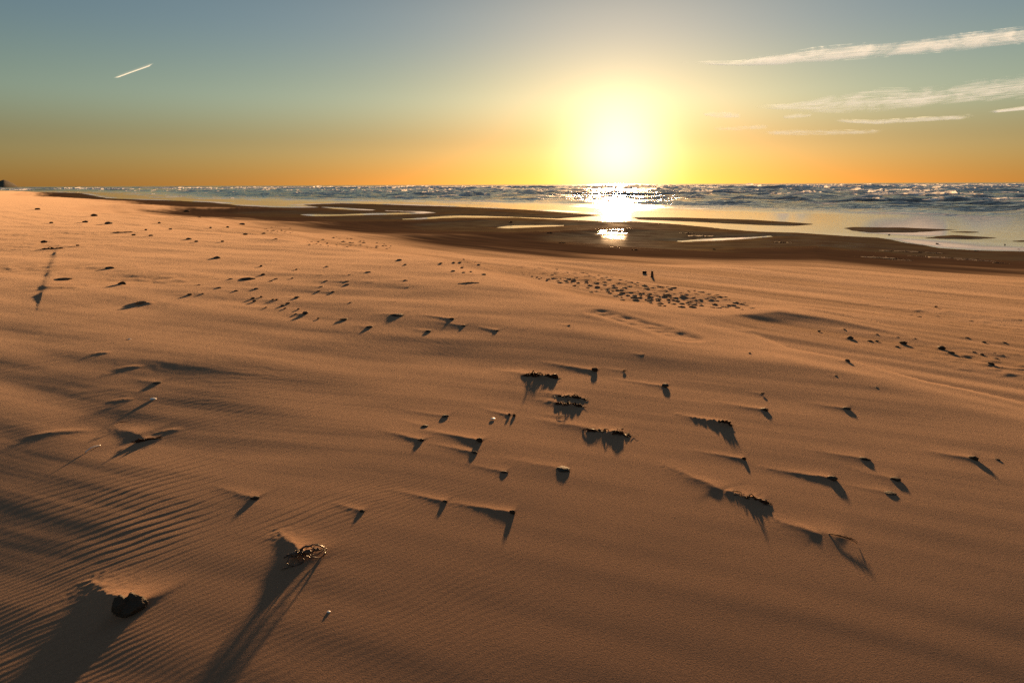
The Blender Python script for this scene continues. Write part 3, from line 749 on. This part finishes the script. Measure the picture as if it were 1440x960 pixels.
def weed_mesh(name, W, H, seed, n=26):
    """strands tangled along x over a width W, rising to H"""
    rr = random.Random(seed); bm = bmesh.new()
    for k in range(n):
        x0 = W * (rr.betavariate(1.6, 1.6) - .5); ln = W * rr.uniform(.10, .34)
        y0 = rr.gauss(0, .10) * W * .5
        c = []
        m = rr.randint(4, 6)
        ang = rr.gauss(0, .5)
        top = H * rr.uniform(.35, 1.0) * (1 - .5 * abs(2 * x0 / W)) * (.45 + 1.1 * max(0, .5 + float(noise(x0 / W * 5.0, seed * 1.7, 3))))
        for j in range(m):
            t = j / (m - 1)
            c.append(Vector((x0 + (t - .5) * ln * math.cos(ang) + rr.gauss(0, .02) * W, y0 + (t - .5) * ln * math.sin(ang) * .6 + rr.gauss(0, .022) * W,
                             max(-.25 * H, top * math.sin(math.pi * (t * .9 + .08)) * rr.uniform(.6, 1.1) - .12 * H))))
        r0 = rr.uniform(.035, .085) * H + .0012
        tube(bm, smooth_path(c, 14), lambda t, r0=r0: r0 * (1 - .55 * t), 5, rr.uniform(.35, 1))
        if rr.random() < .5:                              # bladder or torn leaf on the strand
            p = c[rr.randint(1, m - 2)]
            g = bmesh.ops.create_icosphere(bm, subdivisions=1, radius=1)
            sc = H * rr.uniform(.10, .20)
            for v in g['verts']: v.co = p + Vector((v.co.x * sc * 1.5, v.co.y * sc, v.co.z * sc * .8)) * (1 + rr.uniform(-.2, .2))
    for k in range(max(4, n // 3)):                       # strands trailing loose on the sand
        x0 = W * rr.uniform(-.5, .5); L_ = W * rr.uniform(.12, .3); a_ = rr.gauss(0, .8)
        c = [Vector((x0 + L_ * t * math.cos(a_) + rr.gauss(0, .02) * W, -abs(rr.gauss(0, .05)) * W + L_ * t * math.sin(a_) * .6 + rr.gauss(0, .015) * W, H * rr.uniform(.02, .22))) for t in (0, .3, .6, 1)]
        tube(bm, smooth_path(c, 10), lambda t: (.03 * H + .0010) * (1.2 - t), 5, .6)
    # body of matted weed, partly in the sand
    for k in range(7):
        g = bmesh.ops.create_icosphere(bm, subdivisions=2, radius=1)
        cx = W * (k / 6 - .5) * .72; sx = W * rr.uniform(.09, .15); sz = H * rr.uniform(.10, .62) * (.5 + max(0, .5 + float(noise(cx / W * 5.0, seed * 1.7, 3))))
        for v in g['verts']:
            q = v.co * (1 + .45 * float(noise(v.co.x * 2.2 + k * 5, v.co.y * 2.2 + v.co.z * 1.7, seed)))
            v.co = Vector((cx + q.x * sx, q.y * sx * .45, q.z * sz))
    return mesh_from(bm, name, M_WEED)
def root_mesh(W, H):
    bm = bmesh.new(); V = Vector
    def P(a, b, c): return V((a * W, b * W, c * H))
    paths = [
        ([P(-.42, .10, .35), P(-.2, .06, .62), P(.05, .05, .92), P(.3, .02, .98), P(.47, 0, .72), P(.5, -.02, .5)], .05),
        ([P(-.25, .0, .45), P(0, -.02, .68), P(.25, -.02, .75), P(.46, -.03, .55)], .042),
        ([P(.5, -.02, .52), P(.49, -.06, .34), P(.42, -.1, .18), P(.25, -.12, .20), P(.10, -.08, .34), P(.02, -.04, .5)], .040),
        ([P(.46, -.03, .56), P(.36, -.07, .42), P(.22, -.07, .38), P(.12, -.05, .46), P(.2, -.03, .6)], .030),
        ([P(-.05, 0, .62), P(-.02, -.10, .40), P(-.04, -.16, .12), P(-.10, -.2, -.08)], .048),
        ([P(-.04, -.16, .14), P(-.16, -.2, .03), P(-.34, -.22, .02), P(-.55, -.22, -.05)], .030),
        ([P(-.3, .02, .48), P(-.38, -.05, .34), P(-.40, -.13, .16), P(-.30, -.19, .04), P(-.2, -.2, -.05)], .022),
        ([P(-.38, .03, .42), P(-.22, -.02, .38), P(-.02, -.04, .52), P(.2, -.03, .58), P(.4, -.02, .62)], .036),
        ([P(-.15, .08, .5), P(.02, .1, .8), P(.16, .06, .88), P(.26, 0, .72), P(.18, -.04, .5), P(.04, -.05, .46)], .034),
        ([P(.05, .12, .7), P(.3, .1, .9), P(.5, .04, .66), P(.56, .0, .45)], .028),
        ([P(-.48, .08, .3), P(-.36, .1, .44), P(-.2, .1, .5), P(.0, .12, .66)], .05)]
    q_ = random.Random(4)
    for k in range(9):                                    # thin broken rootlets
        a_ = P(q_.uniform(-.35, .45), q_.uniform(-.12, .08), q_.uniform(.3, .8))
        d_ = V((q_.gauss(0, .16) * W, q_.gauss(-.04, .08) * W, q_.gauss(.02, .22) * H))
        paths.append(([a_, a_ + d_ * .5 + V((0, 0, .08 * H)), a_ + d_, a_ + d_ * 1.3 - V((0, 0, .2 * H))], q_.uniform(.010, .02)))
    for k, (c, r) in enumerate(paths):
        pts = smooth_path(c, 22)
        for i, p in enumerate(pts): p += V((float(noise(i * .5, k * 3.3, 2)), float(noise(i * .5, k * 3.3, 3)), float(noise(i * .5, k * 3.3, 4)))) * .026 * W
        tube(bm, pts, lambda t, r=r, k=k: W * r * .62 * (1 - .4 * t) * (1 + .22 * math.sin(t * 19 + k) + .12 * math.sin(t * 53 + 2 * k)), 7, .75)
    for p, s in ((P(.1, -.03, .6), .07), (P(-.03, 0, .6), .06), (P(.3, -.02, .66), .05), (P(-.2, .05, .5), .075)):
        g = bmesh.ops.create_icosphere(bm, subdivisions=2, radius=1)
        for v in g['verts']: v.co = p + Vector((v.co.x * 1.3, v.co.y, v.co.z * .8)) * s * W * (1 + .3 * float(noise(v.co.x * 2, v.co.y * 2 + v.co.z, 7)))
    return mesh_from(bm, 'root_tangle', M_ROOT)
def stick_mesh(name, W, H, m, seed, bend=.10, lean=.25, branch=False, z0=.55):
    rr = random.Random(seed); bm = bmesh.new()
    pts = []
    for k in range(25):
        t = k / 24 - .5
        x = t * W * .95
        pts.append(Vector((x, bend * W * math.cos(x / W * 3) - .05 * W + lean * x + rr.gauss(0, .004) * W, z0 * H * (1 - (2 * t) ** 4) - .05 * H + rr.gauss(0, .03) * H)))
    tube(bm, pts, lambda t: max(.13 * H, .0012) * (1.5 - abs(2 * t - 1)), 6)
    if branch:
        for bx, dy, dz in ((.40, -.05, .3), (.12, .03, .5), (.3, .05, .3), (-.1, .02, .5), (.2, -.05, .15)):
            c = [Vector((bx * W * .6, lean * bx * W * .6, z0 * H * .8)), Vector((bx * W * .8 + .04 * W, lean * bx * W + dy * .4 * W, z0 * H + dz * .5 * H)), Vector((bx * W + .1 * W, lean * bx * W + dy * W, dz * H + .1 * H))]
            tube(bm, smooth_path(c, 8), lambda t: max(.11 * H, .001) * (1 - .6 * t), 5)
    return mesh_from(bm, name, m)

def add(name, me, x, y, z, rot=0, sc=(1, 1, 1), label=None, cat=None, group=None):
    o = bpy.data.objects.new(name, me); C.objects.link(o)
    o.location = (x, y, z); o.rotation_euler = (0, 0, rot); o.scale = sc
    return tag(o, label, cat, group)

STONES = [rock_mesh('pebble', s, M_STONE if s % 3 else M_ROCK, 3, .22, .7, 1, .85, .8) for s in range(11, 19)]
CLODS = [rock_mesh('sand_clod', s, M_CLOD, 2, .55, .7, 1, .8, .75) for s in range(31, 37)]
IZ = ground_z(PX, PY)
BZ = base_height(PX, PY)[0]
for k, i in enumerate(IT):
    x, y = i['P']; W, H = i['W'], i['H']; kd = i['kind']; z = BZ[k]
    az = math.atan2(x, y); face = -az                         # x axis across the line of sight
    lb, g = i['label'], i['group']
    if kd == 'stone':
        me = STONES[k % len(STONES)]
        tall = 1.25 * H
        add('pebble', me, x, y, z + .28 * tall, face + rng.uniform(-.5, .5), (W * rng.uniform(.9, 1.1), W * rng.uniform(.65, 1.05), tall / .8), lb, 'pebble' if W < .035 or i['w'] < 12 else 'stone', g)
    elif kd == 'boulder':
        add('rock', rock_mesh('rock', 5, M_ROCK, 5, .16, .85, 1, .9, 1, True), x, y, z + .40 * H, face, (W * 1.06, W, H * 1.22), lb, 'rock', g)
    elif kd == 'roots':
        add('root_tangle', root_mesh(W, H), x, y, z, face, (1, 1, 1), lb, 'roots', g)
    elif kd == 'weed':
        add('seaweed_clump', weed_mesh('seaweed_clump', W, H * 1.15, 100 + k, 34 if i['w'] > 40 else 22), x, y, z, face + (-.18 if i['tail'] else 0), (1, 1, 1), lb, 'seaweed', g)
    elif kd == 'weedbit':
        add('weed_scrap', weed_mesh('weed_scrap', W, H, 100 + k, 6), x, y, z, face, (1, 1, 1), lb, 'seaweed', g)
    elif kd == 'wrack':
        add('weed_line', weed_mesh('weed_line', W, H * .5, 100 + k, 40), x, y, z, face + rng.uniform(-.1, .1), (1, 2.2, 1), lb, 'seaweed', g)
    elif kd == 'twig':
        add('twig', stick_mesh('twig', W, max(H, .012), M_WEED, k, .05, -.15, i['w'] > 30, .75), x, y, z + .1 * H, face, (1, 1, 1), lb, 'twig', g)
    elif kd == 'stick':
        add('stick', stick_mesh('stick', W, H, M_STICK, k, .10, .25, False, .72), x, y, z, 0, (1, 1, 1), lb, 'stick', g)
    elif kd == 'straw':
        bm = bmesh.new()
        L = .085
        tube(bm, smooth_path([Vector((-.010, -L * .55, .004)), Vector((-.003, -.01, .012)), Vector((.004, L * .2, .012)), Vector((.014, L * .6, .006))], 12), .0032, 6)
        add('straw', mesh_from(bm, 'straw', M_SHELL), x, y, z, -.02, (1, 1, 1), lb, 'straw', g)
    elif kd == 'shell':
        bm = bmesh.new(); bmesh.ops.create_icosphere(bm, subdivisions=3, radius=.5)
        for v in bm.verts:
            a = math.atan2(v.co.y, v.co.x + .35)
            v.co = Vector((v.co.x * (1 - .3 * v.co.x), v.co.y, max(v.co.z, -.12) * .55)) * (1 + .04 * math.cos(a * 16))
        add('shell', mesh_from(bm, 'shell', M_SHELL), x, y, z + .2 * H, face + 2.2, (W, W * .9, W * .6), lb, 'shell', g)
    elif kd == 'log':
        bm = bmesh.new()
        c = [Vector((t * W * .5, .02 * W * math.sin(t * 3), .35 * H + .1 * H * math.cos(t * 4))) for t in (-1, -.6, -.2, .2, .6, 1)]
        tube(bm, smooth_path(c, 20), lambda t: .42 * H * (1.0 - .7 * abs(2 * t - 1) ** 3) * (1 + .12 * math.sin(t * 31)), 9)
        add('driftwood', mesh_from(bm, 'driftwood', M_WOOD), x, y, z, face + .1, (1, 1.4, 1), lb, 'driftwood', g)
    elif kd == 'stump':
        bm = bmesh.new()
        c = [Vector((.02 * H * math.sin(t * 5), 0, t * H - .12 * H)) for t in (0, .3, .6, .9, 1.15)]
        tube(bm, smooth_path(c, 14), lambda t: .45 * W * (1.25 - .55 * t) * (1 + .1 * math.sin(t * 23)), 9)
        add('stump', mesh_from(bm, 'stump', M_WOOD), x, y, z, face, (1, 1, 1), lb, 'stump', g)
    elif kd == 'mound':
        add('weed_mound', rock_mesh('weed_mound', 77, M_CLOD, 3, .4, .3, 1, .8, .8), x, y, z, face, (W * .55, W * .4, H * 1.9), lb, 'weed', g)

# field of crusted sand lumps on the bright beach, and two smaller ones farther off
def field(poly, n, w0, w1, hh, label, group, seed, grow=None):
    rr = random.Random(seed); pts = []
    xs = [p[0] for p in poly]; yy = [p[1] for p in poly]
    tries = 0
    while len(pts) < n and tries < 60000:
        tries += 1
        a, b = rr.uniform(min(xs), max(xs)), rr.uniform(min(yy), max(yy))
        if not inside(np.array([a]), np.array([b]), poly)[0]: continue
        w = rr.uniform(w0, w1) * (grow(a, b) if grow else 1)
        if any(abs(a - p[0]) < (w + p[2]) * .42 and abs(b - p[1]) < 1.6 for p in pts): continue
        pts.append((a, b, w))
    X, Y, Z = place(np.array([p[0] for p in pts]), np.array([p[1] for p in pts]))
    Zg = base_height(X, Y)[0]
    for k, (a, b, w) in enumerate(pts):
        m_ = metres(X[k], Y[k], Z[k]); W = w * m_; h = W * hh * .62 * rr.uniform(.6, 1.4)
        add('sand_clod', CLODS[k % len(CLODS)], X[k], Y[k], Zg[k] + .05 * h, R(157) + rr.uniform(-.35, .35), (W * 1.25, W * .7, h / .62), label, 'sand lump', group)
field([(700, 374), (790, 378), (850, 388), (920, 400), (1000, 412), (1062, 428), (1058, 436), (1000, 434), (940, 431), (880, 423), (820, 408), (760, 393), (720, 384)], 200, 2.6, 8.0, .42,
      'dark crusted lump in the dense field of sand lumps right of centre', 'lumps in the field right of centre', 5, lambda a, b: .55 + .55 * min(1, max(0, (a - 700) / 180)))
field([(425, 338), (470, 333), (530, 338), (556, 346), (540, 351), (480, 349), (430, 346)], 45, 2.5, 5, .5,
      'small crusted lump in the far patch of sand lumps left of centre', 'lumps in the far patch left of centre', 6)
field([(365, 320), (400, 318), (418, 324), (410, 329), (375, 327)], 22, 2, 3.8, .5,
      'tiny crusted lump in the farthest patch of sand lumps', 'lumps in the farthest patch', 7)
field([(1150, 440), (1230, 438), (1330, 446), (1440, 458), (1440, 478), (1380, 476), (1290, 462)], 32, 2.5, 5, .45,
      'small crusted lump on the dark streaked beach at right', 'lumps on the streaked beach at right', 8)

# ------------------------------------------------------------------ clouds
def cloud_material(name, dens, cov, sx, sy, col, seed):
    return [cloud_skin(name, dens, cov, sx, sy, col, seed, .95), cloud_skin(name + '_top', dens, cov, sx, sy, col, seed, .06)]
def cloud_skin(name, dens, cov, sx, sy, col, seed, share):
    m = bpy.data.materials.new(name); m.use_nodes = True; nt = m.node_tree; nt.nodes.clear()
    out = N(nt, 'ShaderNodeOutputMaterial'); mx = N(nt, 'ShaderNodeMixShader'); tr = N(nt, 'ShaderNodeBsdfTransparent'); df = N(nt, 'ShaderNodeBsdfTranslucent')
    df.inputs['Color'].default_value = (*col, 1)
    nv = N(nt, 'ShaderNodeCombineXYZ')
    sd = (math.sin(R(SUN_AZ)) * math.cos(R(SUN_EL)), math.cos(R(SUN_AZ)) * math.cos(R(SUN_EL)), math.sin(R(SUN_EL)))
    for k in range(3): nv.inputs[k].default_value = -sd[k]
    nt.links.new(nv.outputs[0], df.inputs['Normal'])         # a thin cloud scatters the low sun the same from every side
    uvn = N(nt, 'ShaderNodeUVMap'); mp = N(nt, 'ShaderNodeMapping')
    mp.inputs['Scale'].default_value = (sx, sy, 1); mp.inputs['Location'].default_value = (seed * 3.7, seed * 1.3, 0); mp.inputs['Rotation'].default_value = (0, 0, .12)
    nt.links.new(uvn.outputs[0], mp.inputs[0])
    n1 = N(nt, 'ShaderNodeTexNoise'); n1.inputs['Scale'].default_value = 1; n1.inputs['Detail'].default_value = 9; n1.inputs['Roughness'].default_value = .62; n1.inputs['Distortion'].default_value = 1.2
    nt.links.new(mp.outputs[0], n1.inputs['Vector'])
    m2 = N(nt, 'ShaderNodeMapping'); m2.inputs['Scale'].default_value = (sx * .40, sy * 8.0, 1); m2.inputs['Rotation'].default_value = (0, 0, -.10); m2.inputs['Location'].default_value = (seed, 2.2 * seed, 0)
    nt.links.new(uvn.outputs[0], m2.inputs[0])
    n2 = N(nt, 'ShaderNodeTexNoise'); n2.inputs['Scale'].default_value = 1; n2.inputs['Detail'].default_value = 8; n2.inputs['Roughness'].default_value = .66; n2.inputs['Distortion'].default_value = .6
    nt.links.new(m2.outputs[0], n2.inputs['Vector'])
    avg = math_n(nt, 'ADD', math_n(nt, 'MULTIPLY', n1.outputs['Fac'], .5), math_n(nt, 'MULTIPLY', n2.outputs['Fac'], .5))
    ed0 = N(nt, 'ShaderNodeAttribute', attribute_name='edge').outputs['Fac']
    # the rim frays: less cloud where the sheet thins out
    avg = math_n(nt, 'ADD', avg, math_n(nt, 'MULTIPLY', math_n(nt, 'SUBTRACT', ed0, 1.0), .22))
    rp = N(nt, 'ShaderNodeMapRange'); rp.inputs[1].default_value = .5 - cov * .16; rp.inputs[2].default_value = .5 - cov * .16 + .20
    nt.links.new(avg, rp.inputs[0])
    ed = N(nt, 'ShaderNodeAttribute', attribute_name='edge').outputs['Fac']
    a = math_n(nt, 'MULTIPLY', rp.outputs[0], math_n(nt, 'POWER', ed, .6)); a = math_n(nt, 'MULTIPLY', a, dens, True)
    a = math_n(nt, 'MULTIPLY', a, share)
    nt.links.new(a, mx.inputs[0]); nt.links.new(tr.outputs[0], mx.inputs[1]); nt.links.new(df.outputs[0], mx.inputs[2]); nt.links.new(mx.outputs[0], out.inputs[0])
    return m
def cloud(name, top, bot, alt, m, label, cat='cloud', soft=.5, nx=60, ny=12):
    """a thin sheet of ice cloud at its altitude: upper and lower skin, thickest in the middle"""
    top = np.array(top, float); bot = np.array(bot, float)
    s = np.linspace(0, 1, nx)
    def samp(a):
        L = np.concatenate([[0], np.cumsum(np.hypot(np.diff(a[:, 0]), np.diff(a[:, 1])))]); L /= L[-1]
        return np.interp(s, L, a[:, 0]), np.interp(s, L, a[:, 1])
    tx, ty = samp(top); bx, by = samp(bot)
    bm = bmesh.new(); uvl = bm.loops.layers.uv.new('UVMap'); at = bm.verts.layers.float.new('edge')
    grid = {}
    for side in (1, -1):
        for i in range(nx):
            for j in range(ny + 1):
                t = j / ny
                border = j in (0, ny) or i in (0, nx - 1)
                if side == -1 and border: grid[(side, i, j)] = grid[(1, i, j)]; continue
                X, Y = sky_at(tx[i] + (bx[i] - tx[i]) * t, ty[i] + (by[i] - ty[i]) * t, alt)
                e = min(1, (4 * t * (1 - t)) ** soft) * min(1, s[i] * 9, (1 - s[i]) * 9)
                v = bm.verts.new((float(X), float(Y), alt + side * alt * .012 * e)); v[at] = e
                grid[(side, i, j)] = v
    uvs = {}
    for side in (1, -1):
        for i in range(nx - 1):
            for j in range(ny):
                vs = [grid[(side, i, j)], grid[(side, i + 1, j)], grid[(side, i + 1, j + 1)], grid[(side, i, j + 1)]]
                f = bm.faces.new(vs if side == -1 else vs[::-1]); f.smooth = True; f.material_index = 0 if side == -1 else 1
                uvq = [(s[i], j / ny), (s[i + 1], j / ny), (s[i + 1], (j + 1) / ny), (s[i], (j + 1) / ny)]
                for l, q in zip(f.loops, uvq if side == -1 else uvq[::-1]): l[uvl].uv = q
    me = bpy.data.meshes.new(name); bm.to_mesh(me); bm.free(); me.materials.append(m[0]); me.materials.append(m[1])
    o = bpy.data.objects.new(name, me); C.objects.link(o); tag(o, label, cat)
    return o
CW = (1.05, 1.35, 1.75)     # ice sends the low sun on forwards, so more than a matt sheet would
cloud('cloud', [(950, 86), (1040, 84.5), (1080, 75), (1150, 65), (1250, 56), (1350, 45), (1440, 35), (1560, 20)], [(950, 90), (1040, 92.5), (1090, 93), (1150, 88), (1230, 82), (1340, 73), (1440, 62), (1560, 48)],
      7000, cloud_material('cirrus_band', 1.0, .95, 14, 1.6, CW, 1), 'long white feathery cloud band rising to the upper right', soft=.7, nx=120)
cloud('cloud', [(1035, 146), (1110, 145), (1170, 132), (1200, 124), (1300, 121), (1380, 108), (1440, 101), (1560, 88)], [(1035, 150), (1110, 156), (1150, 160), (1230, 160), (1330, 150), (1440, 141), (1500, 140), (1560, 138)],
      7000, cloud_material('cirrus_veil', .9, .62, 9, 2.6, CW, 2), 'wide broken veil of thin streaky cloud under the long white band', soft=.6, nx=120, ny=20)
cloud('cloud', [(1170, 167), (1230, 168), (1300, 164), (1370, 160)], [(1170, 172), (1230, 175), (1300, 171), (1370, 167)], 7000, cloud_material('cirrus_thread', .75, .95, 10, 2, CW, 3), 'thin straight cloud thread below the wide veil')
cloud('cloud', [(1060, 183), (1120, 181), (1180, 182), (1250, 181)], [(1060, 189), (1120, 191), (1180, 190), (1250, 187)], 7000, cloud_material('cirrus_low', .55, .7, 9, 2, CW, 4), 'lowest faint cloud streak right of the sun')
cloud('cloud', [(985, 158), (1010, 156), (1045, 158)], [(985, 161), (1010, 167), (1045, 166)], 7000, cloud_material('cirrus_tuft', .65, .7, 5, 2, CW, 5), 'small fish-shaped cloud tuft nearest the sun')
cloud('cloud', [(1098, 162), (1120, 159), (1145, 158)], [(1098, 167), (1120, 167), (1145, 163)], 7000, cloud_material('cirrus_wisp', .6, .7, 5, 2, CW, 6), 'short slanting wisp between the fish-shaped tuft and the thread')
cloud('cloud', [(1000, 178), (1040, 176), (1085, 174)], [(1000, 183), (1040, 184), (1085, 181)], 7000, cloud_material('cirrus_pair', .5, .6, 6, 2, CW, 7), 'faint flat wisp under the fish-shaped tuft')
cloud('cloud', [(1390, 156), (1440, 149), (1500, 142)], [(1390, 159), (1440, 155), (1500, 149)], 7000, cloud_material('cirrus_edge', .9, 1.3, 5, 2, CW, 8), 'short bright cloud streak cut by the right edge')
cloud('contrail', [(160, 109.3), (185, 99.9), (216, 88.7)], [(160, 109.9), (185, 100.8), (216, 90.0)], 9000, cloud_material('contrail_ice', .26, 2.2, 5, 1, (.8, 1.0, 1.3), 9), 'short thin contrail slanting up alone in the left sky', 'contrail', nx=30, ny=6)

# ------------------------------------------------------------------ light
w = bpy.data.worlds.new('World'); S.world = w; w.use_nodes = True
nt = w.node_tree; bg = nt.nodes['Background']
sk = N(nt, 'ShaderNodeTexSky', sky_type='NISHITA'); sk.sun_disc = False
sk.sun_elevation = R(SUN_EL); sk.sun_rotation = R(SUN_AZ); sk.altitude = 0; sk.air_density = 1.0; sk.dust_density = 0.25; sk.ozone_density = 2.2
bg.inputs['Strength'].default_value = 0.05
def nrm_in(nt):
    t = N(nt, 'ShaderNodeTexCoord'); n = N(nt, 'ShaderNodeVectorMath', operation='NORMALIZE'); nt.links.new(t.outputs['Generated'], n.inputs[0]); return n.outputs[0]
# aureole round the sun in the salt-laden air
tc = N(nt, 'ShaderNodeTexCoord'); nrm = N(nt, 'ShaderNodeVectorMath', operation='NORMALIZE'); nt.links.new(tc.outputs['Generated'], nrm.inputs[0])
dt = N(nt, 'ShaderNodeVectorMath', operation='DOT_PRODUCT'); nt.links.new(nrm.outputs[0], dt.inputs[0])
GEL = 2.1
dt.inputs[1].default_value = (math.sin(R(SUN_AZ)) * math.cos(R(GEL)), math.cos(R(SUN_AZ)) * math.cos(R(GEL)), math.sin(R(GEL)))
th = math_n(nt, 'ARCCOSINE', math_n(nt, 'MINIMUM', dt.outputs['Value'], 0.9999999))
def lobe(sig, amp, p=1.0):
    e = math_n(nt, 'POWER', math_n(nt, 'DIVIDE', th, R(sig)), p)
    return math_n(nt, 'MULTIPLY', math_n(nt, 'EXPONENT', math_n(nt, 'MULTIPLY', e, -1.0)), amp)
def addcol(a, fac, col):
    m = N(nt, 'ShaderNodeVectorMath', operation='SCALE'); m.inputs[0].default_value = col; nt.links.new(fac, m.inputs['Scale'])
    s = N(nt, 'ShaderNodeVectorMath', operation='ADD'); nt.links.new(a, s.inputs[0]); nt.links.new(m.outputs[0], s.inputs[1]); return s.outputs[0]
dim = N(nt, 'ShaderNodeVectorMath', operation='SCALE'); dim.inputs['Scale'].default_value = .34; nt.links.new(sk.outputs[0], dim.inputs[0]); c = dim.outputs[0]
# sky tint by height; the overhead part is boosted as added fill for shadows
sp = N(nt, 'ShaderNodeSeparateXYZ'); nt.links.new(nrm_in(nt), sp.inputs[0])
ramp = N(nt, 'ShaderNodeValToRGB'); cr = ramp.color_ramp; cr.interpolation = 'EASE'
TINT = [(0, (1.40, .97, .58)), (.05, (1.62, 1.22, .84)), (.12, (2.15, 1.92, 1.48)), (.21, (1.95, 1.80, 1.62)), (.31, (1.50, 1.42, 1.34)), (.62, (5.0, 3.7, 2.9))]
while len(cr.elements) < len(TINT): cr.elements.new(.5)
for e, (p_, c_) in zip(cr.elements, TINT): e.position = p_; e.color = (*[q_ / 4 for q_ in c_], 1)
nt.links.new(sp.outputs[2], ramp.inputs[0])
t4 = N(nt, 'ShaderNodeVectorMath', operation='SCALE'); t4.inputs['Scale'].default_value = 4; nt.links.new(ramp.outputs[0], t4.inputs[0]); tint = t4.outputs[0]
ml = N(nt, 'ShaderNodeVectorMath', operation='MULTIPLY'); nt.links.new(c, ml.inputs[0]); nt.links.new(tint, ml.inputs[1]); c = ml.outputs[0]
c = addcol(c, lobe(3.8, 8.5, 2.2), (1, .73, .55))
c = addcol(c, lobe(5.5, 3.4, 1.0), (1, .55, .22))
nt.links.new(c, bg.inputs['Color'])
sl = bpy.data.lights.new('sun', 'SUN'); so = bpy.data.objects.new('sun', sl); C.objects.link(so)
sl.energy = 5.0; sl.angle = R(2.0); sl.color = (1, .57, .26)
sv = Vector((math.sin(R(SUN_AZ)) * math.cos(R(SUN_EL)), math.cos(R(SUN_AZ)) * math.cos(R(SUN_EL)), math.sin(R(SUN_EL))))
so.rotation_euler = sv.to_track_quat('Z', 'Y').to_euler(); so.location = sv * 50

S.render.engine = 'CYCLES'
S.cycles.use_denoising = False
S.cycles.max_bounces = 6; S.cycles.transparent_max_bounces = 24; S.cycles.sample_clamp_indirect = 6
vs = S.view_settings; vs.view_transform = 'Standard'; vs.look = 'None'; vs.gamma = 1; vs.exposure = 1.3; vs.use_curve_mapping = False
